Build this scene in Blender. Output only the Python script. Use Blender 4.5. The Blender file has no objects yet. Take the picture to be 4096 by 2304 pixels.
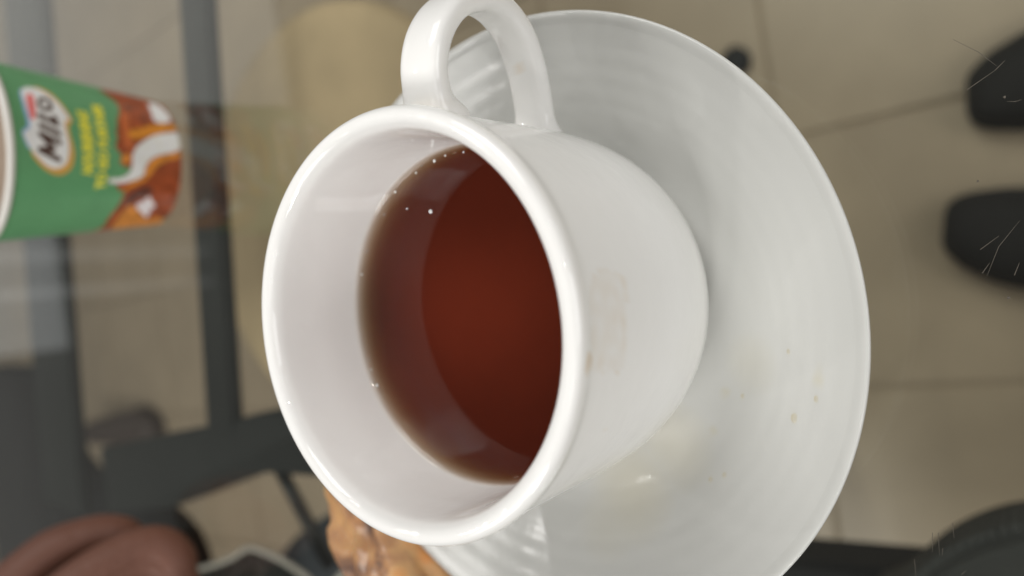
import bpy, bmesh, math, random
import numpy as np
from mathutils import Vector, Matrix, noise

random.seed(7)
S = bpy.context.scene
COL = S.collection
R = math.radians

# ---------------------------------------------------------------- camera
cam_data = bpy.data.cameras.new('camera')
cam_data.sensor_fit = 'HORIZONTAL'
cam_data.sensor_width = 36.0
cam_data.lens = 24.93
cam_data.clip_start = 0.005
cam_data.clip_end = 200.0
cam_data.dof.use_dof = True
cam_data.dof.focus_distance = 0.143
cam_data.dof.aperture_fstop = 7.0
cam = bpy.data.objects.new('camera', cam_data)
COL.objects.link(cam)
rx = Vector((-0.14209509, -0.79335502, -0.59194324))
up = Vector((0.98970312, -0.12427683, -0.07101409))
bk = Vector((-0.01722545, -0.59593882, 0.80284507))
M = Matrix((rx, up, bk)).transposed().to_4x4()
M.translation = Vector((0.00208085, -0.1008274, 0.14399388))
cam.matrix_world = M
S.camera = cam

# ---------------------------------------------------------------- world and lamps
S.view_settings.view_transform = 'Standard'
S.view_settings.look = 'None'
S.view_settings.exposure = 0.02
S.view_settings.gamma = 1.0
S.cycles.max_bounces = 14
S.cycles.transparent_max_bounces = 24
S.cycles.sample_clamp_indirect = 40.0
try:
    S.cycles.use_denoising = True
    S.cycles.denoiser = 'OPENIMAGEDENOISE'
except Exception:
    pass
W = bpy.data.worlds.new('World')
S.world = W
W.use_nodes = True
W.node_tree.nodes['Background'].inputs['Color'].default_value = (1.0, 0.97, 0.92, 1)
W.node_tree.nodes['Background'].inputs['Strength'].default_value = 0.11


def lamp(name, loc, target, power, shape='DISK', size=0.1, size_y=None, color=(1, 1, 1)):
    d = bpy.data.lights.new(name, 'AREA')
    d.shape = shape
    d.size = size
    if size_y:
        d.size_y = size_y
    d.energy = power
    d.color = color
    o = bpy.data.objects.new(name, d)
    COL.objects.link(o)
    o.location = loc
    v = Vector(target) - Vector(loc)
    o.rotation_euler = v.to_track_quat('-Z', 'Y').to_euler()
    return o


# room light: left key, added unseen fill panels, and panels for the bright far side
lamp('left_key_light', (-1.9, -0.02, 1.5), (0, 0, 0), 11, 'RECTANGLE', 0.40, 0.40, (1.0, 0.99, 0.965))
lamp('left_fill_light', (-1.55, 0.75, 1.65), (0, 0, 0), 13, 'RECTANGLE', 0.9, 0.9, (1.0, 0.985, 0.955))
lamp('right_fill_light', (1.7, 0.0, 1.5), (0, 0, 0), 13, 'RECTANGLE', 1.2, 1.0, (1.0, 0.985, 0.955))
lamp('right_fill_light', (1.55, 0.10, 1.70), (0, 0, 0), 12, 'RECTANGLE', 0.9, 0.9, (1.0, 0.985, 0.955))
lamp('left_fill_light', (-1.0, -0.9, 1.95), (0, 0, 0), 4, 'RECTANGLE', 0.9, 0.9, (1.0, 0.985, 0.955))
lamp('near_fill_light', (-0.1, -2.2, 1.0), (0, 0, 0), 15, 'RECTANGLE', 1.2, 1.2, (1.0, 0.985, 0.97))
lamp('far_veil_panel', (2.2, 3.3, 1.45), (2.2, 0, 1.45), 6.5, 'RECTANGLE', 2.0, 2.0, (1.0, 0.97, 0.92))  # unseen panel added so the glass reflects a pale veil
lamp('low_veil_panel', (0.62, 3.2, 0.80), (0.62, 0, 0.80), 0.6, 'RECTANGLE', 1.1, 0.55, (0.97, 0.99, 1.0))  # lower added panel, extends the veil reflected in the glass
lamp('far_reflection_strip', (0.45, 3.1, 1.25), (0.45, 0, 1.25), 0.02, 'RECTANGLE', 0.05, 0.9)  # two narrow emitters added to reflect as pale bands in the glass
lamp('far_reflection_strip', (0.30, 3.1, 1.25), (0.30, 0, 1.25), 0.02, 'RECTANGLE', 0.04, 0.9)
# a row of small ceiling spots: the pin-point glints in the glaze
for p in [(0.40, 1.75), (-0.72, 1.70), (-1.40, 1.31), (-1.87, 0.55), (-1.95, -0.24),
          (-1.75, -1.17), (-1.32, -1.64), (0.70, -2.0), (1.30, -1.70), (1.7, 0.9)]:
    lamp('ceiling_spot', (p[0], p[1], 1.93), (p[0] * 0.3, p[1] * 0.3, 0), 2.6, 'DISK', 0.045, None, (1.0, 0.98, 0.95))


# ---------------------------------------------------------------- helpers
def tag(o, label=None, cat=None, group=None, kind=None):
    if label: o['label'] = label
    if cat: o['category'] = cat
    if group: o['group'] = group
    if kind: o['kind'] = kind
    return o


def empty(name, loc=(0, 0, 0), label=None, cat=None, group=None):
    o = bpy.data.objects.new(name, None)
    o.empty_display_size = 0.02
    COL.objects.link(o)
    o.location = loc
    return tag(o, label, cat, group)


def link(name, me, mats=None, parent=None, smooth=True):
    o = bpy.data.objects.new(name, me)
    COL.objects.link(o)
    if mats is not None:
        for m in (mats if isinstance(mats, (list, tuple)) else [mats]):
            me.materials.append(m)
    if parent is not None:
        o.parent = parent
    if smooth:
        me.polygons.foreach_set('use_smooth', [True] * len(me.polygons))
    return o


def bm_link(name, bm, mats=None, parent=None, smooth=True):
    me = bpy.data.meshes.new(name)
    bmesh.ops.recalc_face_normals(bm, faces=bm.faces[:])
    bm.to_mesh(me)
    bm.free()
    return link(name, me, mats, parent, smooth)


def bez(pts, n=6):
    """Catmull-Rom through an open list of 2-D/3-D points."""
    P = [np.array(p, float) for p in pts]
    P = [2 * P[0] - P[1]] + P + [2 * P[-1] - P[-2]]
    out = []
    for i in range(1, len(P) - 2):
        a, b, c, d = P[i - 1], P[i], P[i + 1], P[i + 2]
        for k in range(n):
            t = k / n
            out.append(0.5 * ((2 * b) + (c - a) * t + (2 * a - 5 * b + 4 * c - d) * t * t + (3 * b - a - 3 * c + d) * t ** 3))
    out.append(P[-2])
    return out


def lathe_mesh(name, prof, seg=160, closed=False, ripple=None):
    """Revolve (r, z) points about z. r = 0 ends collapse to a point."""
    verts, faces, rows = [], [], []
    for (r, z) in prof:
        if r < 1e-7:
            rows.append([len(verts)])
            verts.append((0, 0, z))
        else:
            row = []
            for k in range(seg):
                a = 2 * math.pi * k / seg
                row.append(len(verts))
                dz = ripple(r, a) if ripple else 0
                verts.append((r * math.cos(a), r * math.sin(a), z + dz))
            rows.append(row)
    prs = list(zip(rows[:-1], rows[1:]))
    if closed:
        prs.append((rows[-1], rows[0]))
    for A, B in prs:
        if len(A) == 1 and len(B) == 1:
            continue
        for k in range(seg):
            j = (k + 1) % seg
            if len(A) == 1:
                faces.append((A[0], B[k], B[j]))
            elif len(B) == 1:
                faces.append((A[k], B[0], A[j]))
            else:
                faces.append((A[k], B[k], B[j], A[j]))
    me = bpy.data.meshes.new(name)
    me.from_pydata(verts, [], faces)
    bm = bmesh.new()
    bm.from_mesh(me)
    bmesh.ops.recalc_face_normals(bm, faces=bm.faces[:])
    bm.to_mesh(me)
    bm.free()
    return me


def box_bm(bm, c, s, rot=0.0, bevel=0.0):
    g = bmesh.ops.create_cube(bm, size=1.0)
    vs = g['verts']
    bmesh.ops.scale(bm, vec=s, verts=vs)
    if bevel:
        es = list({e for v in vs for e in v.link_edges})
        r = bmesh.ops.bevel(bm, geom=es, offset=bevel, segments=3, affect='EDGES')
        vs = list({v for f in r['faces'] for v in f.verts} | {v for v in vs if v.is_valid})
    if rot:
        bmesh.ops.rotate(bm, cent=(0, 0, 0), matrix=Matrix.Rotation(rot, 3, 'Z'), verts=vs)
    bmesh.ops.translate(bm, vec=c, verts=vs)


def slab_bm(poly, z0, z1, bevel=0.0, seg=3):
    bm = bmesh.new()
    vs = [bm.verts.new((x, y, z0)) for x, y in poly]
    f = bm.faces.new(vs)
    r = bmesh.ops.extrude_face_region(bm, geom=[f])
    up_v = [v for v in r['geom'] if isinstance(v, bmesh.types.BMVert)]
    bmesh.ops.translate(bm, vec=(0, 0, z1 - z0), verts=up_v)
    bmesh.ops.recalc_face_normals(bm, faces=bm.faces[:])
    if bevel:
        bmesh.ops.bevel(bm, geom=bm.edges[:], offset=bevel, segments=seg, affect='EDGES')
    return bm


def tube_bm(bm, pts, rad, seg=10, caps=True):
    pts = [Vector(p) for p in pts]
    rads = rad if isinstance(rad, (list, tuple)) else [rad] * len(pts)
    prev, first = None, None
    t0 = (pts[1] - pts[0]).normalized()
    nrm = t0.orthogonal().normalized()
    for i, p in enumerate(pts):
        t = (pts[min(i + 1, len(pts) - 1)] - pts[max(i - 1, 0)]).normalized()
        nrm = (nrm - t * nrm.dot(t)).normalized()
        b = t.cross(nrm)
        ring = [bm.verts.new(p + (nrm * math.cos(2 * math.pi * k / seg) + b * math.sin(2 * math.pi * k / seg)) * rads[i]) for k in range(seg)]
        if prev:
            for k in range(seg):
                bm.faces.new((prev[k], prev[(k + 1) % seg], ring[(k + 1) % seg], ring[k]))
        else:
            first = ring
        prev = ring
    if caps:
        bm.faces.new(first[::-1])
        bm.faces.new(prev)


# ---------------------------------------------------------------- materials
def mat(name):
    m = bpy.data.materials.new(name)
    m.use_nodes = True
    nt = m.node_tree
    return m, nt, nt.nodes, nt.links, nt.nodes['Principled BSDF']


def plain(name, col, rough=0.5, metal=0.0, vary=0.15, scale=40.0, bump=0.0, bump_scale=200.0, spec=0.5):
    m, nt, N, L, P = mat(name)
    tc = N.new('ShaderNodeTexCoord')
    n = N.new('ShaderNodeTexNoise')
    n.inputs['Scale'].default_value = scale
    n.inputs['Detail'].default_value = 6
    L.new(tc.outputs['Object'], n.inputs['Vector'])
    mx = N.new('ShaderNodeMix')
    mx.data_type = 'RGBA'
    mx.inputs[6].default_value = tuple(c * (1 - vary) for c in col) + (1,)
    mx.inputs[7].default_value = tuple(min(1, c * (1 + vary)) for c in col) + (1,)
    L.new(n.outputs['Fac'], mx.inputs[0])
    L.new(mx.outputs[2], P.inputs['Base Color'])
    P.inputs['Roughness'].default_value = rough
    P.inputs['Metallic'].default_value = metal
    P.inputs['Specular IOR Level'].default_value = spec
    if bump:
        n2 = N.new('ShaderNodeTexNoise')
        n2.inputs['Scale'].default_value = bump_scale
        n2.inputs['Detail'].default_value = 4
        L.new(tc.outputs['Object'], n2.inputs['Vector'])
        b = N.new('ShaderNodeBump')
        b.inputs['Strength'].default_value = bump
        b.inputs['Distance'].default_value = 0.002
        L.new(n2.outputs['Fac'], b.inputs['Height'])
        L.new(b.outputs['Normal'], P.inputs['Normal'])
    return m


def porcelain(name, base=(0.925, 0.92, 0.90), stain=(0.66, 0.44, 0.18), gloss=(0.02, 0.05)):
    m, nt, N, L, P = mat(name)
    tc = N.new('ShaderNodeTexCoord')
    n = N.new('ShaderNodeTexNoise')
    n.inputs['Scale'].default_value = 130
    n.inputs['Detail'].default_value = 3
    L.new(tc.outputs['Object'], n.inputs['Vector'])
    b = N.new('ShaderNodeBump')
    b.inputs['Strength'].default_value = 0.22
    b.inputs['Distance'].default_value = 0.0006
    L.new(n.outputs['Fac'], b.inputs['Height'])
    L.new(b.outputs['Normal'], P.inputs['Normal'])
    at = N.new('ShaderNodeAttribute')
    at.attribute_name = 'stain'
    mx = N.new('ShaderNodeMix')
    mx.data_type = 'RGBA'
    mx.inputs[6].default_value = base + (1,)
    mx.inputs[7].default_value = stain + (1,)
    L.new(at.outputs['Fac'], mx.inputs[0])
    L.new(mx.outputs[2], P.inputs['Base Color'])
    n3 = N.new('ShaderNodeTexNoise')
    n3.inputs['Scale'].default_value = 60
    n3.inputs['Detail'].default_value = 5
    L.new(tc.outputs['Object'], n3.inputs['Vector'])
    mr = N.new('ShaderNodeMapRange')
    mr.inputs[3].default_value = gloss[0]
    mr.inputs[4].default_value = gloss[1]
    L.new(n3.outputs['Fac'], mr.inputs[0])
    L.new(mr.outputs[0], P.inputs['Roughness'])
    P.inputs['IOR'].default_value = 1.5
    return m


def clear_surface(name, tint, ior, volume=None, rough=0.0):
    """Fresnel mix of a straight-through and a mirror lobe, so lamps shine through it."""
    m = bpy.data.materials.new(name)
    m.use_nodes = True
    nt = m.node_tree
    N, L = nt.nodes, nt.links
    N.remove(N['Principled BSDF'])
    out = N['Material Output']
    tr = N.new('ShaderNodeBsdfTransparent')
    tr.inputs['Color'].default_value = tint + (1,)
    gl = N.new('ShaderNodeBsdfGlossy')
    gl.inputs['Roughness'].default_value = rough
    gl.inputs['Color'].default_value = (1, 1, 1, 1)
    fr = N.new('ShaderNodeFresnel')
    geo = N.new('ShaderNodeNewGeometry')          # the node inverts the index on inner faces; undo that,
    ix = N.new('ShaderNodeMapRange')              # since rays pass straight through without bending
    ix.inputs[3].default_value = ior
    ix.inputs[4].default_value = 1.0 / ior
    L.new(geo.outputs['Backfacing'], ix.inputs[0])
    L.new(ix.outputs[0], fr.inputs['IOR'])
    mx = N.new('ShaderNodeMixShader')
    L.new(fr.outputs[0], mx.inputs[0])
    L.new(tr.outputs[0], mx.inputs[1])
    L.new(gl.outputs[0], mx.inputs[2])
    L.new(mx.outputs[0], out.inputs['Surface'])
    if volume:
        col, den, scol, sden = volume
        va = N.new('ShaderNodeVolumeAbsorption')
        va.inputs['Color'].default_value = col + (1,)
        va.inputs['Density'].default_value = den
        vs = N.new('ShaderNodeVolumeScatter')
        vs.inputs['Color'].default_value = scol + (1,)
        vs.inputs['Density'].default_value = sden
        ad = N.new('ShaderNodeAddShader')
        L.new(va.outputs[0], ad.inputs[0])
        L.new(vs.outputs[0], ad.inputs[1])
        L.new(ad.outputs[0], out.inputs['Volume'])
    return m


def attr_paint(name, attr, rough=0.35):
    m, nt, N, L, P = mat(name)
    at = N.new('ShaderNodeAttribute')
    at.attribute_name = attr
    tc = N.new('ShaderNodeTexCoord')
    n = N.new('ShaderNodeTexNoise')
    n.inputs['Scale'].default_value = 120
    L.new(tc.outputs['Object'], n.inputs['Vector'])
    hs = N.new('ShaderNodeHueSaturation')
    mr = N.new('ShaderNodeMapRange')
    mr.inputs[3].default_value = 0.88
    mr.inputs[4].default_value = 1.12
    L.new(n.outputs['Fac'], mr.inputs[0])
    L.new(mr.outputs[0], hs.inputs['Value'])
    L.new(at.outputs['Color'], hs.inputs['Color'])
    L.new(hs.outputs['Color'], P.inputs['Base Color'])
    P.inputs['Roughness'].default_value = rough
    return m


PORC = porcelain('porcelain_cup')
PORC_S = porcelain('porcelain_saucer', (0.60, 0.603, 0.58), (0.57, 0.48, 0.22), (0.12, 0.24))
GLASS = clear_surface('table_glass', (0.965, 0.985, 0.97), 1.42)
TEA = clear_surface('tea_liquid', (1, 1, 1), 1.33, ((0.80, 0.30, 0.0), 230.0, (1.0, 0.16, 0.085), 112.0))
BLACK = plain('black_painted_metal', (0.018, 0.019, 0.018), 0.45, 0, 0.3, 20)
TILE = plain('floor_tile', (0.375, 0.295, 0.205), 0.35, 0, 0.22, 6, 0.05, 60)
GROUT = plain('floor_grout', (0.335, 0.265, 0.185), 0.9)
SHOE = plain('black_shoe_leather', (0.011, 0.0095, 0.008), 0.85, 0, 0.3, 60, 0.2, 300)
SOLE = plain('shoe_rubber', (0.015, 0.015, 0.015), 0.8)
WOOD = plain('tan_seat', (0.52, 0.38, 0.23), 0.8, 0, 0.5, 7)
CLOTH_D = plain('charcoal_cloth', (0.050, 0.050, 0.046), 0.95, 0, 0.2, 30, 0.4, 500)
CLOTH_B = plain('blue_black_cloth', (0.045, 0.050, 0.058), 0.9, 0, 0.2, 30, 0.4, 500)
CLOTH_K = plain('black_cloth', (0.012, 0.011, 0.011), 0.95, 0, 0.3, 12, 0.4, 400)
PIPING = plain('pale_grey_cord', (0.38, 0.34, 0.30), 0.7)
SKIN = plain('brown_skin', (0.145, 0.056, 0.034), 0.6, 0, 0.35, 28, 0.35, 260)
BROWN = plain('dark_brown_leather', (0.06, 0.042, 0.034), 0.6)
SCRATCH = plain('glass_scratch', (0.11, 0.095, 0.075), 0.6)
PAPER = plain('white_paper', (0.80, 0.78, 0.73), 0.45, 0, 0.03)
YELLOW = plain('yellow_print', (0.80, 0.76, 0.07), 0.45, 0, 0.05)
DRINK = plain('milky_brown_drink', (0.30, 0.21, 0.145), 0.3, 0, 0.1, 30)


# ---------------------------------------------------------------- floor: grout bed and tiles
ZF = -0.74
bm = bmesh.new()
bmesh.ops.create_grid(bm, x_segments=1, y_segments=1, size=6.0)
bmesh.ops.translate(bm, vec=(0.5, 2.0, ZF - 0.004), verts=bm.verts)
floor = bm_link('floor', bm, GROUT, None, False)
tag(floor, kind='structure')
bm = bmesh.new()
box_bm(bm, (0, 0, -0.004), (0.2955, 0.2955, 0.008), 0, 0.0018)
tile0 = bm_link('tile', bm, TILE, floor, False)
first = True
for i in range(-4, 9):
    for j in range(-3, 12):
        t = tile0 if first else tile0.copy()
        if not first:
            COL.objects.link(t)
        first = False
        t.parent = floor
        t.location = (-0.155 + 0.15 + 0.3 * i, 0.13 + 0.15 + 0.3 * (j - 1), ZF + random.uniform(-0.0004, 0.0004))
        t.rotation_euler = (0, 0, R(90) * random.randint(0, 3))

# ---------------------------------------------------------------- glass table
ZT = -0.027
table = empty('glass_table', (0.1, 0.2, ZF), 'clear glass table top on dark rails carrying the teacup', 'table')
off = -Vector(table.location)


def under(o, root=table):
    o.parent = root
    o.matrix_parent_inverse = Matrix.Translation(-Vector(root.location))
    return o


bm = bmesh.new()
box_bm(bm, (0.1, 0.2, ZT - 0.004), (1.3, 1.1, 0.008), 0, 0.0012)
under(bm_link('glass_top', bm, GLASS, None, False))


def bar(name, a, b, width, z0, z1, m, root=table):
    a, b = Vector(a), Vector(b)
    d = (b - a)
    bm = bmesh.new()
    box_bm(bm, (0, 0, 0), (d.length, width, z1 - z0), 0, 0.003)
    bmesh.ops.rotate(bm, cent=(0, 0, 0), matrix=Matrix.Rotation(math.atan2(d.y, d.x), 3, 'Z'), verts=bm.verts)
    bmesh.ops.translate(bm, vec=((a.x + b.x) / 2, (a.y + b.y) / 2, (z0 + z1) / 2), verts=bm.verts)
    return under(bm_link(name, bm, m, None, False), root)


bar('cross_rail', (0.55, 0.246), (-0.058, 0.3245), 0.034, -0.108, -0.100, BLACK)
bar('cross_rail', (0.70, 0.48), (-0.12, 0.585), 0.080, -0.108, -0.100, BLACK)
bm = slab_bm([(-0.0660, 0.500), (-0.0525, 0.359), (-0.0425, 0.275), (-0.038, 0.225), (-0.080, 0.218), (-0.0790, 0.283),
              (-0.0850, 0.312), (-0.1010, 0.375), (-0.108, 0.405), (-0.118, 0.500)], -0.126, -0.1005, 0.002)
under(bm_link('side_plate', bm, BLACK, None, False))
bm = bmesh.new()
tube_bm(bm, [(-0.0755, 0.288, -0.113), (-0.140, 0.258, -0.120)], 0.0042, 12)
under(bm_link('brace', bm, BLACK))
for x, y in ((-0.5, -0.30), (0.7, -0.30), (-0.5, 0.70), (0.72, 0.70)):
    bm = bmesh.new()
    box_bm(bm, (x, y, (ZF + ZT - 0.008) / 2), (0.04, 0.04, ZT - 0.008 - ZF), 0, 0.003)
    under(bm_link('leg', bm, BLACK, None, False))

# scratches cut in the glass near the front edge
SCR = [[(0.0309, -0.0934), (0.0333, -0.0984)], [(0.0333, -0.0984), (0.0347, -0.1002)],
       [(0.0415, -0.0924), (0.0377, -0.0962), (0.034, -0.0988)], [(0.0268, -0.0995), (0.0264, -0.1008), (0.0265, -0.1018)],
       [(-0.0012, -0.0915), (0.001, -0.0949)], [(-0.0069, -0.0918), (-0.0011, -0.0946), (0.0034, -0.0986)],
       [(-0.006, -0.0912), (-0.0041, -0.0927)], [(-0.0071, -0.0964), (-0.0048, -0.0975)],
       [(0.0279, -0.0992), (0.0275, -0.0993)], [(0.0125, -0.0927), (0.0124, -0.093)], [(-0.0113, -0.0947), (-0.0115, -0.0952)],
       [(-0.0598, -0.0753), (-0.0639, -0.0748)], [(-0.0597, -0.0764), (-0.0646, -0.076)], [(-0.0629, -0.0768), (-0.0645, -0.0765)],
       [(-0.0574, -0.0793), (-0.0606, -0.0792)], [(-0.0659, -0.0711), (-0.0696, -0.0709)], [(-0.0682, -0.0795), (-0.0673, -0.0805)]]
bm = bmesh.new()
for k, s in enumerate(SCR):
    r = 0.00006 if len(s) > 2 or k > 10 else 0.00009
    if k in (8, 9, 10):
        r = 0.0003
    pts = [(x, y, ZT + 0.00002) for x, y in s]
    n = len(pts)
    tube_bm(bm, pts, [r * 0.5] + [r] * (n - 2) + [r * 0.4] if n > 2 else [r, r * 0.4], 6)
sc = under(bm_link('scratches', bm, SCRATCH))
sc['kind'] = 'stuff'

# ---------------------------------------------------------------- saucer
SX, SY = -0.0062, 0.0023
mm = 0.001
top = bez([(0, -21.2), (20, -21.2), (34, -21.0), (43, -20.2), (48.5, -18.2), (54, -14.6), (60, -10.6), (66, -6.8), (71, -3.6), (74, -1.5)], 7)
lip = bez([(74, -1.5), (75.4, -0.35), (76.3, 0.0), (76.75, -0.5), (76.4, -1.6), (75, -2.9)], 5)
bot = bez([(75, -2.9), (66, -9.6), (58, -15.2), (50, -20.5), (43, -23.4), (38.5, -24.4)], 5)
foot = [(38.2, -24.6), (37.6, -26.7), (36.8, -27.0), (34.6, -27.0), (33.8, -26.6), (33.4, -24.6), (20, -24.4), (0, -24.4)]
prof = [(p[0] * mm, p[1] * mm) for p in list(top) + list(lip[1:]) + list(bot[1:]) + foot]


def saucer_ripple(r, a):
    if 0.050 < r < 0.0752:
        w = min(1, (r - 0.050) / 0.006) * min(1, (0.0752 - r) / 0.003)
        return w * 0.000027 * math.sin((r - 0.05) * 2 * math.pi / 0.0042)
    return 0


# finer rows on the ribbed slope
fine = []
for i in range(len(prof) - 1):
    a, b = prof[i], prof[i + 1]
    n = 3 if (a[0] < b[0] and a[0] > 0.046 and a[0] < 0.0745) else 1
    for k in range(n):
        fine.append((a[0] + (b[0] - a[0]) * k / n, a[1] + (b[1] - a[1]) * k / n))
fine.append(prof[-1])
me = lathe_mesh('saucer', fine, 200, False, saucer_ripple)
saucer = link('saucer', me, PORC_S)
saucer.location = (SX, SY, 0)
tag(saucer, 'round white ribbed saucer under the teacup with tea stains', 'saucer')
st = me.attributes.new('stain', 'FLOAT', 'POINT')
co = np.empty(len(me.vertices) * 3); me.vertices.foreach_get('co', co); co = co.reshape(-1, 3)
val = np.zeros(len(co))
for (x, y, r, s) in [(-0.0505, -0.0093, 0.014, 0.22), (-0.0582, -0.0033, 0.010, 0.12), (-0.0399, -0.0222, 0.012, 0.18), (-0.020, -0.0455, 0.008, 0.10),
                     (-0.0268, -0.0375, 0.0016, 0.22), (-0.0359, -0.0332, 0.0016, 0.22), (-0.0221, -0.0623, 0.0018, 0.25)]:
    d = np.hypot(co[:, 0] + SX - x, co[:, 1] + SY - y) / r
    val = np.maximum(val, s * np.clip(1 - d ** 2, 0, 1) * (co[:, 2] > -0.0225))
st.data.foreach_set('value', val)

# ---------------------------------------------------------------- teacup
cup = empty('teacup', (0, 0, -0.0212), 'white porcelain teacup with looped handle, full of tea, on the saucer', 'cup')
outer = bez([(27.5, -21.0), (33.5, -20.2), (36.8, -18.0), (39.2, -14.0), (40.8, -9.0), (41.8, -4.0), (42.3, 2), (42.45, 10), (42.3, 20), (42.1, 30),
             (41.95, 38), (41.9, 43.0), (42.15, 45.2), (42.42, 46.7), (42.15, 48.1), (41.2, 48.95), (39.9, 49.05), (38.7, 48.3), (37.95, 46.8), (37.65, 44.0),
             (37.55, 38), (37.5, 26), (37.3, 12), (36.8, 0), (35.2, -8), (31.5, -13.5), (26, -16), (14, -16.6), (0, -16.6)], 5)
prof = [(p[0] * mm, p[1] * mm) for p in outer]
prof = [(0, -0.0190), (0.0240, -0.0190), (0.0250, -0.0208)] + prof
prof = prof[:3] + prof[3:-1] + [(0, prof[-1][1])]
me = lathe_mesh('body', prof, 320)
body = link('body', me, PORC)
body.parent = cup
body.matrix_parent_inverse = Matrix.Translation((0, 0, 0.0212))


def inpoly(px, py, poly):
    poly = np.array(poly, float)
    x0, y0 = poly[:, 0], poly[:, 1]
    x1, y1 = np.roll(x0, -1), np.roll(y0, -1)
    ins = np.zeros(px.shape, bool)
    for a, b, c, d in zip(x0, y0, x1, y1):
        if b == d:
            continue
        cond = ((b > py) != (d > py)) & (px < (c - a) * (py - b) / (d - b) + a)
        ins ^= cond
    return ins


def edge_dist(px, py, poly):
    poly = np.array(poly, float)
    best = np.full(px.shape, 1e9)
    for a, b in zip(poly, np.roll(poly, -1, 0)):
        d = b - a
        L = d @ d + 1e-12
        t = np.clip(((px - a[0]) * d[0] + (py - a[1]) * d[1]) / L, 0, 1)
        best = np.minimum(best, np.hypot(px - a[0] - t * d[0], py - a[1] - t * d[1]))
    return best


def chaikin(poly, n=2):
    P = np.array(poly, float)
    for _ in range(n):
        Q = np.roll(P, -1, 0)
        P = np.stack([0.75 * P + 0.25 * Q, 0.25 * P + 0.75 * Q], 1).reshape(-1, 2)
    return P


st = me.attributes.new('stain', 'FLOAT', 'POINT')
co = np.empty(len(me.vertices) * 3); me.vertices.foreach_get('co', co); co = co.reshape(-1, 3)
sx = np.degrees(np.arctan2(co[:, 1], co[:, 0])) * 0.74          # degrees to millimetres along the wall
sz = co[:, 2] * 1000
out_side = np.hypot(co[:, 0], co[:, 1]) > 0.0405
val = np.zeros(len(co))
for poly, amt, edge, w in [
    ([(-82.7, 42.4), (-83.5, 33.2), (-85.4, 30.4), (-89.2, 30.5), (-92.3, 32.5), (-96.6, 33.6), (-102.6, 33.2), (-108.1, 32.4), (-108.0, 37.6), (-106.3, 41.7), (-106.3, 44.8), (-93.4, 45.6)], 0.13, 0.17, 1.2),
    ([(-100.0, 46.8), (-100.7, 44.8), (-103.4, 43.2), (-106.1, 43.8), (-106.5, 46.7), (-105.3, 47.6), (-102.6, 47.4)], 0.5, 0.0, 0.6),
    ([(-83.5, 33.2), (-85.4, 30.4), (-89.2, 30.5), (-92.1, 32.8), (-90.4, 33.6), (-88.7, 32.4), (-85.7, 32.2)], 0.16, 0.24, 0.5),
    ([(-120.6, 32.9), (-123.1, 32.1), (-124.7, 33.3), (-124.0, 34.5), (-122.2, 33.2)], 0.16, 0.0, 0.5)]:
    P = chaikin([(a * 0.74, b) for a, b in poly])
    ins = inpoly(sx, sz, P)
    d = edge_dist(sx, sz, P)
    v = np.where(ins, amt * np.clip(d / w, 0, 1) + edge * np.exp(-(d / 0.45) ** 2), 0)
    brk = np.array([0.75 + 0.9 * noise.noise(Vector((a * 0.35, b_ * 0.35, 1.0))) if q > 0 else 0 for a, b_, q in zip(sx, sz, v)])
    val = np.maximum(val, v * np.clip(brk, 0.1, 1.4))
# a thin brown line where the tea has dried on the inner wall
inn = (~out_side) & (sz > 23.0) & (sz < 26.0)
val = np.where(inn, np.maximum(val, 0.25 * np.clip(1 - np.abs(sz - 24.0) / 1.4, 0, 1)), np.where(out_side, val, 0))
st.data.foreach_set('value', val)

# handle: a flat strap swept round a loop in the plane at azimuth -14 degrees
path = bez([(40.3, 36.6), (44.5, 39.6), (50.5, 41.2), (57.0, 39.8), (62.6, 35.2), (65.8, 28.0), (65.6, 20.5), (62.0, 13.6), (56.0, 8.6), (49.5, 5.4), (44.2, 3.6), (40.0, 2.4)], 6)
phi = R(-13.5)
er = Vector((math.cos(phi), math.sin(phi), 0))
et = Vector((-math.sin(phi), math.cos(phi), 0))
n = len(path)
verts, faces, sv = [], [], []
SEG = 28
for i, p in enumerate(path):
    t = path[min(i + 1, n - 1)] - path[max(i - 1, 0)]
    t = t / np.linalg.norm(t)
    nn = np.array([-t[1], t[0]])
    u = i / (n - 1)
    wend = math.exp(-(u / 0.07) ** 2) + math.exp(-((1 - u) / 0.07) ** 2)
    half_w = (5.3 - 0.6 * u + 1.9 * wend)
    shift = 0.9 * max(0, 1 - u * 1.6)
    half_t = (2.5 + 1.9 * wend)
    for k in range(SEG):
        a = 2 * math.pi * k / SEG
        ca, sa = math.cos(a), math.sin(a)
        cx = math.copysign(abs(ca) ** 0.5, ca) * half_w + shift
        cy = math.copysign(abs(sa) ** 0.75, sa) * half_t
        rho, z = p[0] + nn[0] * cy, p[1] + nn[1] * cy
        v = er * (rho * mm) + et * (cx * mm) + Vector((0, 0, z * mm))
        verts.append(v)
        d1 = math.hypot((u - 0.72) / 0.02, (cx + 0.5) / 1.3) if cy < 0 else 9
        d2 = math.hypot((u - 0.07) / 0.05, (cx + 1) / 5.0) if sa > 0 else 9
        sv.append(max(0.5 * max(0, 1 - d1), 0.16 * max(0, 1 - d2)))
for i in range(n - 1):
    for k in range(SEG):
        j = (k + 1) % SEG
        faces.append((i * SEG + k, i * SEG + j, (i + 1) * SEG + j, (i + 1) * SEG + k))
me = bpy.data.meshes.new('handle')
me.from_pydata([tuple(v) for v in verts], [], faces)
st = me.attributes.new('stain', 'FLOAT', 'POINT')
st.data.foreach_set('value', sv)
bm = bmesh.new(); bm.from_mesh(me); bmesh.ops.recalc_face_normals(bm, faces=bm.faces[:]); bm.to_mesh(me); bm.free()
h = link('handle', me, PORC)
h.parent = cup
h.matrix_parent_inverse = Matrix.Translation((0, 0, 0.0212))

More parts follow.
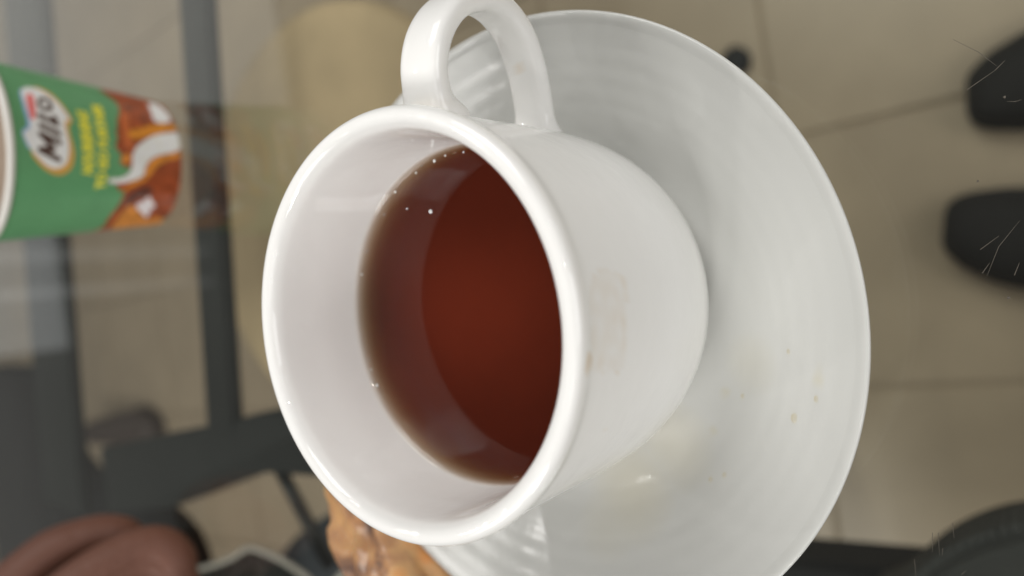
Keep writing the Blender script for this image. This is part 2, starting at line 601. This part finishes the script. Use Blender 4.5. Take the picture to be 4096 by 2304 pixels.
# ---------------------------------------------------------------- tea
pr = [(0, 23.85), (20, 23.85), (33, 23.86), (35.5, 23.92), (36.6, 24.15), (37.2, 24.65), (37.55, 25.4), (37.9, 25.4), (37.8, 12), (37.4, 0), (35.8, -8.4), (32, -14.2), (26, -16.5), (14, -17.0), (0, -17.0)]
me = lathe_mesh('tea', [(a * mm, b * mm) for a, b in pr], 160)
tea = link('tea', me, TEA)
tag(tea, 'clear reddish brown black tea filling the white cup two thirds up', 'tea')

# drops of tea left on the saucer slope
bm = bmesh.new()
bmesh.ops.create_uvsphere(bm, u_segments=14, v_segments=8, radius=1.0)
drop0 = bm_link('droplet', bm, clear_surface('tea_drop', (0.98, 0.95, 0.88), 1.33))


def saucer_z(r):
    pts = [(0, -21.2), (34, -21.0), (43, -20.2), (48.5, -18.2), (54, -14.6), (60, -10.6), (66, -6.8), (71, -3.6), (74, -1.5)]
    return float(np.interp(r * 1000, [p[0] for p in pts], [p[1] for p in pts])) * mm


for i, (x, y, s) in enumerate([(-0.0171, -0.056, 0.0005), (-0.0309, -0.0559, 0.0009), (-0.0275, -0.0423, 0.0005), (-0.0265, -0.0614, 0.0006), (-0.0451, -0.0367, 0.0006), (-0.0466, -0.0327, 0.0006)]):
    d = drop0 if i == 0 else drop0.copy()
    if i:
        COL.objects.link(d)
    z = saucer_z(math.hypot(x - SX, y - SY))
    d.location = (x, y, z)
    d.scale = (s * 1.25, s, s * 0.45)
    tag(d, ['tiny clear droplet on the saucer slope straight below the cup stain, highest in the photo', 'largest clear droplet on the right slope of the white saucer',
            'tiny clear droplet on the saucer close to the base of the cup', 'small clear droplet nearest the right edge of the white saucer',
            'small clear droplet at the rim of the yellow tea stain on the saucer', 'lowest small clear droplet, inside the yellow tea stain on the saucer'][i], 'droplet', 'droplets on the saucer')

# small white domes added on the tea in place of lamp glints
GLINT_DOMES = [(0.0356, -0.0039, 0.00026), (0.0361, 0.0014, 0.0002), (0.0357, 0.0048, 0.00024), (0.0343, 0.0109, 0.00024), (0.0314, 0.0183, 0.00022), (0.0269, 0.0231, 0.00022), (0.0268, 0.0153, 0.00018), (0.0248, 0.0081, 0.00042), (0.0192, 0.0309, 0.0002), (0.0138, 0.0339, 0.0002), (-0.0076, 0.0357, 0.0002), (-0.0101, 0.0354, 0.00022), (-0.0141, 0.034, 0.00026)]
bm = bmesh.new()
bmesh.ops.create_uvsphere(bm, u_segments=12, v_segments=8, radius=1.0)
GLINT_MAT = plain('glint_white', (0.93, 0.95, 0.97), 0.15, 0, 0.02)
glint0 = bm_link('glint_dome', bm, GLINT_MAT)
for i, (x, y, s) in enumerate(GLINT_DOMES):
    o = glint0 if i == 0 else glint0.copy()
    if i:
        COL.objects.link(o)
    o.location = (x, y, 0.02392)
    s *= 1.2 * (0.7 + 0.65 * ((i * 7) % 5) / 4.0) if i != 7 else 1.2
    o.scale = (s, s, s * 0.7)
    tag(o, 'larger pale dome added as a lamp glint on the tea, away from its edge' if i == 7 else 'tiny pale dome added as a lamp glint along the far edge of the tea', 'glint_dome', 'added glints on the tea')
PRINT = {
  'gold': [(-56.6,57.2),(-55.4,52.9),(-60.5,49.6),(-68.8,47.2),(-76.2,45.5),(-80.4,44.8),(-82.7,46.9),(-88.0,47.3),(-95.6,46.3),(-102.3,45.9),(-109.1,46.4),(-114.0,48.0),(-116.6,50.6),(-116.3,53.3),(-113.7,56.5),(-108.5,59.7),(-102.7,62.1),(-85.2,59.1)],
  'blue': [(-64.3,62.2),(-59.6,60.2),(-56.8,55.2),(-84.9,58.1),(-103.5,62.1),(-96.8,63.4),(-91.8,64.3),(-89.4,63.4),(-87.7,61.8),(-78.4,62.1)],
  'white': [(-62.6,61.1),(-59.2,59.4),(-57.3,57.3),(-57.3,53.7),(-61.8,50.9),(-67.6,48.6),(-74.4,46.9),(-80.5,45.8),(-78.9,47.5),(-82.8,48.5),(-88.3,48.3),(-95.9,47.7),(-102.6,48.0),(-108.4,48.9),(-111.4,50.8),(-112.5,53.4),(-110.9,56.1),(-107.1,58.6),(-102.5,61.1),(-96.7,62.9),(-91.5,63.8),(-90.5,62.3),(-87.0,60.7),(-80.9,60.8),(-73.2,61.2),(-66.3,61.4)],
  'red': [(-65.3,60.0),(-62.4,57.5),(-67.2,57.1),(-75.0,57.7),(-82.2,58.5),(-83.7,60.5),(-79.0,60.7),(-71.9,60.6)],
  'rim': [(-34.2,27.3),(-41.7,26.6),(-48.3,25.1),(-52.3,23.8),(-58.1,23.3),(-65.5,24.5),(-71.9,26.7),(-78.3,27.3),(-83.3,28.5),(-87.7,28.0),(-95.1,29.9),(-97.5,28.0),(-101.7,27.1),(-105.6,28.3),(-109.1,26.0),(-108.8,22.5),(-113.4,23.9),(-117.9,27.8),(-117.8,32.3),(-121.1,32.5),(-122.1,28.5),(-128.1,27.5),(-126.3,25.0),(-133.9,25.1),(-142.2,26.1),(-153.4,27.9),(-172.2,27.0),(172.9,29.0),(173.3,23.2),(173.2,3.5),(-151.6,-1.1),(-106.4,-0.1),(-73.8,-1.8),(-42.7,-2.4),(-23.1,3.1),(-23.1,16.1)],
  'milk': [(-73.7,-2.1),(-77.1,5.7),(-81.0,11.7),(-87.3,16.9),(-92.8,20.6),(-99.9,22.8),(-107.7,22.5),(-114.5,23.9),(-117.9,28.1),(-117.5,32.3),(-121.1,32.3),(-121.8,27.9),(-120.3,24.2),(-117.8,19.9),(-114.1,17.2),(-107.1,17.1),(-100.9,14.4),(-96.6,9.5),(-92.1,-0.5)],
  'milktop': [(-39.1,7.0),(-36.9,2.4),(-48.3,1.0),(-63.6,0.4),(-67.9,6.4),(-67.8,9.8),(-57.8,9.2)],
  'goldstripe': [(-80.6,23.3),(-76.1,17.0),(-68.2,7.1),(-67.4,-0.3),(-73.0,0.3),(-76.6,6.4),(-81.2,12.3),(-86.4,18.1),(-86.5,23.2)],
  'goldmid': [(-115.3,17.1),(-108.2,16.4),(-102.1,14.4),(-97.9,10.3),(-96.0,6.1),(-92.4,-0.5),(-97.4,0.1),(-102.5,8.3),(-107.8,12.4),(-115.1,14.8),(-120.1,17.2),(-123.8,22.1),(-129.3,26.0),(-121.5,23.5),(-118.4,19.9)],
  'dark': [(-131.3,23.2),(-125.0,19.4),(-123.1,15.0),(-127.7,11.2),(-133.1,14.6),(-137.0,19.3),(-141.1,22.5),(-143.9,24.6)],
  'star': [(-140.0,18.2),(-137.3,15.3),(-131.7,13.4),(-139.2,11.0),(-142.7,8.4),(-147.5,10.9),(-160.3,9.6),(-150.7,13.7),(-144.8,17.4)],
  'goldlow': [(-139.7,21.4),(-144.8,17.4),(-152.7,13.3),(-163.1,9.0),(-156.5,6.4),(-163.4,0.6),(172.9,-3.9),(173.0,3.2),(173.0,10.0),(172.9,17.1),(-176.3,22.9),(-154.3,24.0)],
  'golddrop': [(-100.6,27.2),(-97.9,24.0),(-102.2,22.8),(-106.8,24.7),(-106.0,27.2)],
  'spot': [(-53.9,20.7),(-52.0,17.8),(-59.6,18.7),(-60.7,20.8)],
  'ridge': [(-63.8,23.9),(-60.4,20.1),(-70.9,20.7),(-81.7,22.8),(-88.6,22.2),(-91.5,19.8),(-95.4,22.6),(-92.7,25.6),(-82.6,26.0)],
}
STROKES = [[(-106.4,51.8),(-101.2,58.3)],[(-100.9,58.2),(-100.0,53.6)],[(-100.0,53.6),(-91.3,57.6)],[(-91.3,57.6),(-95.6,51.4)],[(-85.7,57.1),(-90.0,51.2)],[(-79.5,56.9),(-83.3,51.3)],[(-83.6,51.5),(-79.4,51.8)]]
LETTER_O = [(-74.0,51.9),(-75.4,52.9),(-76.0,53.9),(-75.7,55.0),(-74.7,55.9),(-73.1,56.5),(-71.0,56.7),(-68.7,56.4),(-66.6,55.8),(-65.0,54.8),(-64.3,53.7),(-64.5,52.6),(-65.6,51.7),(-67.5,51.2),(-69.8,51.0),(-72.0,51.3)]
LETTER_O_HOLE = [(-72.0,53.0),(-72.6,53.4),(-72.9,53.9),(-72.7,54.4),(-72.2,54.8),(-71.3,55.1),(-70.3,55.2),(-69.3,55.2),(-68.4,54.9),(-67.8,54.5),(-67.5,53.9),(-67.7,53.4),(-68.2,53.0),(-69.1,52.7),(-70.1,52.6),(-71.2,52.7)]

# ---------------------------------------------------------------- printed paper cup
MX, MY, RB, RT, MH = 0.0901, 0.2265, 0.02896, 0.03597, 0.0672
mcup = empty('paper_cup', (MX, MY, ZT), 'green paper cup with brand logo and chocolate splash print behind the teacup', 'paper cup')
NS, NZ = 600, 200
th = (np.arange(NS) / NS * 360.0) - 360.0 + 0.0
zz = np.linspace(0, MH * 1000, NZ)
TH, ZZ = np.meshgrid(th, zz)
TH = np.where(TH < -270, TH + 360, TH)                 # print is laid out about -100 degrees
TH = np.where(TH > 90, TH - 360, TH)
rad = RB + (RT - RB) * ZZ / (MH * 1000)
verts = np.stack([rad * np.cos(np.radians(TH)), rad * np.sin(np.radians(TH)), ZZ / 1000 + 0.0], -1).reshape(-1, 3)
faces = []
for j in range(NZ - 1):
    for i in range(NS):
        k = (i + 1) % NS
        faces.append((j * NS + i, j * NS + k, (j + 1) * NS + k, (j + 1) * NS + i))
me = bpy.data.meshes.new('printed_wall')
me.from_pydata([tuple(v) for v in verts], [], faces)
sR = 0.56                                               # mm per degree round the wall


def lin(r, g, b):
    f = lambda c: (c / 255 / 12.92) if c / 255 <= 0.04045 else ((c / 255 + 0.055) / 1.055) ** 2.4
    return np.array([f(r), f(g), f(b)])


cover = {'gold': lin(196, 150, 72), 'blue': lin(130, 165, 205), 'white': lin(240, 236, 226), 'red': lin(222, 112, 112),
         'rim': lin(140, 66, 34), 'milk': lin(228, 222, 214), 'milktop': lin(222, 214, 214), 'goldstripe': lin(200, 128, 40), 'goldmid': lin(200, 128, 46),
         'dark': lin(92, 54, 44), 'star': lin(216, 206, 208), 'goldlow': lin(190, 122, 52), 'golddrop': lin(200, 128, 50), 'spot': lin(80, 52, 40), 'ridge': lin(176, 92, 48)}
order = ['rim', 'ridge', 'milktop', 'goldstripe', 'milk', 'goldmid', 'dark', 'goldlow', 'star', 'golddrop', 'spot', 'gold', 'blue', 'white', 'red']
green = lin(88, 142, 98)
PX0 = TH.ravel() * sR
PY0 = ZZ.ravel()
acc = np.zeros((PX0.size, 3))
sub = [(-0.12, -0.1), (0.12, -0.1), (-0.12, 0.1), (0.12, 0.1)]
wob = np.array([noise.noise(Vector((a * 0.25, b * 0.25, 3.0))) for a, b in zip(PX0[::1], PY0[::1])])
wob2 = np.array([noise.noise(Vector((a * 0.5, b * 0.35, 8.0))) for a, b in zip(PX0, PY0)])
for (ax, ay) in sub:
    px, py = PX0 + ax, PY0 + ay
    c = np.tile(green, (px.size, 1))
    back = ((TH.ravel() > -20) | (TH.ravel() < -186)) & (py < 25 + 4 * wob)
    c[back] = cover['rim']
    for nme in order:
        P = [(a if a < 90 else a - 360, b) for a, b in PRINT[nme]]
        P = chaikin([(a * sR, b) for a, b in P], 1 if nme in ('white', 'rim', 'star') else 2)
        m_ = inpoly(px, py, P)
        if nme in ('ridge', 'goldstripe', 'goldmid', 'goldlow', 'milk', 'star', 'dark'):
            c[m_] = cover[nme] * (1 + (0.18 if nme in ('milk', 'star') else 0.6) * wob2[m_])[:, None]
        elif nme == 'rim':
            tone = (1 + 0.55 * wob[m_])[:, None]
            c[m_] = cover[nme] * tone
        else:
            c[m_] = cover[nme]
    ink = lin(66, 44, 38)
    for s in STROKES:
        (x0, y0), (x1, y1) = [(a * sR, b) for a, b in s]
        d = edge_dist(px, py, [(x0, y0), (x1, y1)])
        c[d < 1.05] = ink
    O1 = inpoly(px, py, [(a * sR, b) for a, b in LETTER_O]) & ~inpoly(px, py, [(a * sR, b) for a, b in LETTER_O_HOLE])
    c[O1] = ink
    acc += c / 4
acc = np.minimum(acc * 1.28, 0.86)
ca = me.attributes.new('print', 'FLOAT_COLOR', 'POINT')
ca.data.foreach_set('color', np.concatenate([acc, np.ones((len(acc), 1))], 1).astype(np.float32).ravel())
w = link('printed_wall', me, attr_paint('cup_print', 'print'))
w.parent = mcup


def cone_pt(deg, z, o=0.0):
    r = RB + (RT - RB) * z / (MH * 1000) + o
    return (r * math.cos(R(deg)), r * math.sin(R(deg)), z / 1000)


def wrap_text(body, deg0, deg1, z0, hgt, name, shear=0.15, rise=0.0):
    cu = bpy.data.curves.new(name, 'FONT')
    cu.body = body
    cu.size = 1.0
    cu.offset = 0.065
    cu.resolution_u = 3
    to = bpy.data.objects.new(name, cu)
    COL.objects.link(to)
    me = bpy.data.meshes.new_from_object(to)
    bpy.data.objects.remove(to)
    xs = [v.co.x for v in me.vertices]
    ys = [v.co.y for v in me.vertices]
    x0, x1, y0, y1 = min(xs), max(xs), min(ys), max(ys)
    for v in me.vertices:
        u = (v.co.x - x0) / (x1 - x0)
        q = (v.co.y - y0) / (y1 - y0)
        v.co = cone_pt(deg0 + (deg1 - deg0) * u + q * shear * hgt / sR, z0 + q * hgt + rise * u, 0.00012)
    o = link(name, me, YELLOW, mcup, False)
    return o


wrap_text('NOURISHING', -115.6, -71.0, 38.6, 4.6, 'print_line', 0.12, -0.4)
wrap_text('TO GO FURTHER', -126.0, -61.0, 33.4, 4.2, 'print_line', 0.05, -2.0)

bm = bmesh.new()                                        # rolled white lip, inner wall, drink, base
ring = [(RT + 0.0012 * math.cos(a), MH + 0.0010 + 0.0014 * math.sin(a)) for a in [2 * math.pi * k / 12 for k in range(12)]]
me = lathe_mesh('lip', ring, 120, True)
link('lip', me, PAPER, mcup)
me = lathe_mesh('inner_wall', [(RT - 0.0006, MH), (RB + 0.0002, 0.004), (0, 0.004)], 120)
link('inner_wall', me, PAPER, mcup)
me = lathe_mesh('base', [(RB, 0.0), (RB - 0.001, 0.0005), (0, 0.003)], 96)
link('base', me, PAPER, mcup)
rd = RB + (RT - RB) * 0.86
me = lathe_mesh('milky_drink', [(0, 0.86 * MH), (rd - 0.0009, 0.86 * MH), (rd - 0.0012, 0.84 * MH), (0, 0.84 * MH)], 96)
dr = link('milky_drink', me, DRINK)
dr.location = (MX, MY, ZT)
tag(dr, 'light brown milky drink inside the green paper cup', 'drink')

# ---------------------------------------------------------------- snack at the far edge of the saucer
bm = bmesh.new()
bmesh.ops.create_icosphere(bm, subdivisions=5, radius=1.0)
for v in bm.verts:
    p = v.co.copy()
    fold = math.sin(p.x * 5.0 + 3.2 * noise.noise(p * 1.4) + p.y * 3.0) * 0.10
    fold += 0.22 * noise.noise(p * 1.7 + Vector((4, 0, 2))) + 0.10 * noise.noise(p * 4.3) + 0.04 * noise.noise(p * 10)
    s = 1 + fold
    taper = 1.0 - 0.35 * max(0, p.x)
    v.co = Vector((p.x * s * 0.037, p.y * s * 0.0160 * taper, max(p.z * s, -0.95) * 0.0205 * taper))
m, nt, N, L, P = mat('snack_crust')
tc = N.new('ShaderNodeTexCoord')
ns = N.new('ShaderNodeTexNoise'); ns.inputs['Scale'].default_value = 75; ns.inputs['Detail'].default_value = 8; ns.inputs['Distortion'].default_value = 0.4
L.new(tc.outputs['Object'], ns.inputs['Vector'])
cr = N.new('ShaderNodeValToRGB')
e = cr.color_ramp.elements
e[0].position = 0.30; e[0].color = (0.10, 0.065, 0.06, 1)
e[1].position = 0.72; e[1].color = (0.66, 0.30, 0.10, 1)
k = cr.color_ramp.elements.new(0.44); k.color = (0.42, 0.22, 0.11, 1)
k = cr.color_ramp.elements.new(0.58); k.color = (0.60, 0.35, 0.16, 1)
L.new(ns.outputs['Fac'], cr.inputs[0]); L.new(cr.outputs[0], P.inputs['Base Color'])
P.inputs['Roughness'].default_value = 0.3
P.inputs['Subsurface Weight'].default_value = 0.3
P.inputs['Subsurface Radius'].default_value = (0.004, 0.002, 0.001)
snack = bm_link('snack', bm, m)
snack.location = (-0.070, 0.0640, -0.007)
snack.rotation_euler = (0, 0, R(218))
tag(snack, 'crumpled orange brown snack leaning on the edge of the saucer', 'snack')

# ---------------------------------------------------------------- shoes below the glass
def shoe(loc, rot, mirror, label):
    root = empty('shoe', loc, label, 'shoe', 'black shoes under the table')
    root.rotation_euler = (0, 0, rot)
    #  outline of the last: (y along foot from toe, left, right)
    rows = [(0.0, -0.008, 0.023), (-0.006, -0.016, 0.034), (-0.02, -0.029, 0.041), (-0.05, -0.044, 0.046), (-0.09, -0.051, 0.047), (-0.14, -0.042, 0.040),
            (-0.20, -0.037, 0.037), (-0.25, -0.034, 0.034), (-0.275, -0.022, 0.022)]
    hts = [0.030, 0.042, 0.050, 0.056, 0.066, 0.085, 0.095, 0.100, 0.095]
    bm = bmesh.new(); prev = None
    for (y, a, b), hgt in zip(rows, hts):
        ring = []
        for k in range(18):
            t = 2 * math.pi * k / 18
            x = (a + b) / 2 + (b - a) / 2 * math.copysign(abs(math.cos(t)) ** 0.8, math.cos(t))
            z = 0.016 + (hgt - 0.016) * max(0, math.sin(t)) ** 0.75
            ring.append(bm.verts.new((x * mirror, y, z)))
        if prev:
            for k in range(18):
                bm.faces.new((prev[k], prev[(k + 1) % 18], ring[(k + 1) % 18], ring[k]))
        else:
            bm.faces.new(ring)
        prev = ring
    bm.faces.new(prev[::-1])
    bm_link('upper', bm, SHOE, root)
    pts = [(b + 0.003, y + 0.002) for y, a, b in rows] + [(a - 0.003, y + 0.002) for y, a, b in rows[::-1]]
    pts = [(x * mirror, y) for x, y in pts]
    bm = slab_bm(pts, 0.0, 0.015, 0.003, 2)
    bm_link('sole', bm, SOLE, root, False)
    return root


shoe((0.006, -0.024, ZF), R(-12), 1, 'black shoe below the glass, the one nearer the saucer')
shoe((0.150, -0.064, ZF), R(-6), -1, 'black shoe below the glass in the upper right corner')

# small dark foot standing on the tiles
bm = bmesh.new()
tube_bm(bm, [(0.252, 0.164, ZF), (0.252, 0.164, ZF + 0.012), (0.252, 0.164, ZF + 0.016)], [0.017, 0.017, 0.012], 20)
pad = bm_link('rubber_stop', bm, SOLE)
tag(pad, 'small round dark rubber stop on the floor tiles just past the saucer', 'rubber stop')

# ---------------------------------------------------------------- tan round stool below the glass
stool = empty('stool', (0.108, 0.437, ZF), 'round tan stool seat seen blurred through the glass behind the cup', 'stool')
me = lathe_mesh('seat', [(0, 0), (0.19, 0), (0.198, -0.004), (0.2, -0.012), (0.196, -0.024), (0.185, -0.028), (0, -0.028)], 64)
s = link('seat', me, WOOD, stool)
s.location = (0, 0, 0.44)
for k in range(3):
    a = R(30 + 120 * k)
    bm = bmesh.new()
    tube_bm(bm, [(0.12 * math.cos(a), 0.12 * math.sin(a), 0.412), (0.15 * math.cos(a), 0.15 * math.sin(a), 0.0)], [0.015, 0.012], 14)
    bm_link('leg', bm, WOOD, stool)

# ---------------------------------------------------------------- dark cloth things at the lower edge
def cushion(name, poly, z0, z1, m, label, cat, bev, amp=0.004, parent=None):
    bm = slab_bm([tuple(p) for p in chaikin(poly, 2)], z0, z1, bev, 5)
    bmesh.ops.subdivide_edges(bm, edges=bm.edges[:], cuts=2, use_grid_fill=True)
    for v in bm.verts:
        v.co += Vector((noise.noise(v.co * 14), noise.noise(v.co * 14 + Vector((5, 1, 0))), noise.noise(v.co * 12 + Vector((0, 9, 0))))) * amp
    o = bm_link(name, bm, m, parent)
    if label:
        tag(o, label, cat)
    return o


cloth = empty('draped_cloth', (-0.2, 0.3, -0.1), 'dark grey draped cloth with a pale wavy hem beside the hand', 'cloth')
hem = bez([(-0.1457, 0.3698), (-0.1402, 0.349), (-0.1333, 0.3265), (-0.1255, 0.3060), (-0.1275, 0.2828), (-0.1316, 0.2661), (-0.1368, 0.2521), (-0.1420, 0.2440),
           (-0.1400, 0.2320), (-0.1309, 0.2184), (-0.1268, 0.2061), (-0.129, 0.190), (-0.137, 0.170)], 5)
bm = bmesh.new()
prev = None
for i, p in enumerate(hem):
    row = []
    for k in range(9):
        u = k / 8
        row.append(bm.verts.new((p[0] - 0.20 * u, p[1] + 0.02 * u, -0.100 - 0.09 * u ** 1.3 + 0.008 * noise.noise(Vector((i * 0.25, k * 0.8, 2))) * min(1, k))))
    if prev:
        for k in range(8):
            bm.faces.new((prev[k], prev[k + 1], row[k + 1], row[k]))
    prev = row
r = bmesh.ops.solidify(bm, geom=bm.faces[:], thickness=0.002)
c1 = bm_link('fabric', bm, CLOTH_D)
under(c1, cloth)
bm = bmesh.new()
tube_bm(bm, [(p[0], p[1], -0.0985) for p in hem], 0.0019, 10)
under(bm_link('hem', bm, PIPING), cloth)

cushion('bag', [(-0.300, 0.660), (-0.252, 0.620), (-0.215, 0.570), (-0.190, 0.517), (-0.180, 0.4835), (-0.178, 0.452), (-0.188, 0.42), (-0.24, 0.39), (-0.34, 0.40), (-0.37, 0.56)], -0.40, -0.30, CLOTH_B,
        'small blue black bag showing between the cloth and the snack', 'bag', 0.010, 0.001)
cushion('bag', [(0.02, 1.15), (0.004, 0.95), (0.0, 0.89), (-0.004, 0.875), (-0.03, 0.875), (-0.123, 0.86), (-0.150, 0.66), (-0.200, 0.585), (-0.36, 0.62), (-0.52, 0.80), (-0.50, 1.05), (-0.25, 1.12)], -0.235, -0.20, CLOTH_K,
        'large black bag beyond the rails at the left, behind the hand', 'bag', 0.006, 0.002)
chair = empty('chair', (-0.40, 0.0, ZF), 'black chair pulled up to the lower right edge of the glass', 'chair')
bm = slab_bm([(-0.1825, 0.14), (-0.1825, -0.25), (-0.60, -0.25), (-0.60, 0.14)], -0.345, -0.300, 0.004)
under(bm_link('seat', bm, CLOTH_K, None, False), chair)
for x, y in ((-0.21, 0.11), (-0.21, -0.22), (-0.57, 0.11), (-0.57, -0.22)):
    bm = bmesh.new()
    tube_bm(bm, [(x, y, ZF), (x, y, -0.345)], 0.012, 12)
    under(bm_link('leg', bm, BLACK), chair)
cushion('bag', [(-0.184, 0.0), (-0.176, -0.020), (-0.1536, -0.0418), (-0.1414, -0.0617), (-0.1353, -0.079), (-0.131, -0.11), (-0.133, -0.17), (-0.20, -0.24), (-0.32, -0.20), (-0.32, -0.02), (-0.24, 0.01)], -0.2985, -0.250, CLOTH_D,
        'rounded charcoal bag on the black chair in the lower right corner', 'bag', 0.006, 0.0)
brown = shoe((0, 0, 0), 0, 1, 'brown shoe')
brown.location = (-0.185, 1.68, ZF)
brown.rotation_euler = (0, 0, R(180))
brown['label'] = 'blurred dark brown shoe on the floor between the two dark rails'
brown['group'] = 'shoes under the table'
for ch in brown.children:
    ch.data.materials[0] = BROWN

# ---------------------------------------------------------------- hand on the glass at the left
person = empty('person', (-0.13, 0.25, ZT), "person's bare brown hand resting on the glass, fingers curled down", 'person')
fing = [[(-0.1010, 0.2538, 0.0251), (-0.0895, 0.2487, 0.0064), (-0.0848, 0.2398, -0.0135), (-0.0915, 0.2319, -0.0185), (-0.1040, 0.2284, -0.0185)],
        [(-0.1044, 0.2549, 0.0281), (-0.0973, 0.25, 0.0085), (-0.0963, 0.2412, -0.0125), (-0.1055, 0.233, -0.0180), (-0.1180, 0.2292, -0.0180)],
        [(-0.1169, 0.2557, 0.0293), (-0.1104, 0.251, 0.0097), (-0.1099, 0.2422, -0.0118), (-0.1190, 0.2337, -0.0180), (-0.1310, 0.2295, -0.0182)],
        [(-0.1292, 0.2562, 0.0306), (-0.1243, 0.2516, 0.012), (-0.1243, 0.2438, -0.0083), (-0.1330, 0.236, -0.0182), (-0.1430, 0.2316, -0.0186)]]
V = [(-0.135, 0.330, 0.052), (-0.122, 0.300, 0.048)]
E = [(0, 1)]
RD = [0.026, 0.028]
fing = [[tuple(np.array(fing[0][k]) + (np.array(p) - np.array(fing[0][k])) * 0.52) for k, p in enumerate(f)] for f in fing]
for i, f in enumerate(fing):
    s0 = len(V)
    mid = (np.array(V[1]) * 0.45 + np.array(f[0]) * 0.55) + np.array((0, 0, 0.002))
    V.append(tuple(mid)); RD.append(0.0125)
    E.append((1, s0))
    for k, p in enumerate(f):
        V.append(p)
        RD.append([0.0135, 0.0122, 0.0118, 0.0104, 0.0085][k] * (0.86 if i == 3 else 1))
        E.append((s0 + k, s0 + k + 1))
s0 = len(V)
for p, r_ in [((-0.100, 0.292, 0.036), 0.013), ((-0.082, 0.280, 0.014), 0.0115), ((-0.080, 0.268, -0.006), 0.010), ((-0.086, 0.256, -0.017), 0.008)]:
    V.append(p); RD.append(r_)
E += [(1, s0), (s0, s0 + 1), (s0 + 1, s0 + 2), (s0 + 2, s0 + 3)]
me = bpy.data.meshes.new('hand')
me.from_pydata(V, E, [])
ho = bpy.data.objects.new('hand', me)
COL.objects.link(ho)
ho.modifiers.new('skin', 'SKIN')
sk = me.skin_vertices[0].data if me.skin_vertices else None
if sk is None:
    bpy.context.view_layer.objects.active = ho
    bpy.ops.mesh.customdata_skin_add()
    sk = me.skin_vertices[0].data
for i, r_ in enumerate(RD):
    sk[i].radius = (r_, r_)
    sk[i].use_root = (i == 0)
sub_ = ho.modifiers.new('sub', 'SUBSURF'); sub_.levels = 2; sub_.render_levels = 2
dg = bpy.context.evaluated_depsgraph_get()
hm = bpy.data.meshes.new_from_object(ho.evaluated_get(dg))
bpy.data.objects.remove(ho)
hand = link('hand', hm, SKIN)
under(hand, person)
bm = bmesh.new()
tube_bm(bm, [(-0.138, 0.322, 0.052), (-0.150, 0.36, 0.058), (-0.185, 0.46, 0.085), (-0.22, 0.55, 0.13)], [0.036, 0.040, 0.046, 0.05], 20)
under(bm_link('sleeve', bm, CLOTH_K), person)
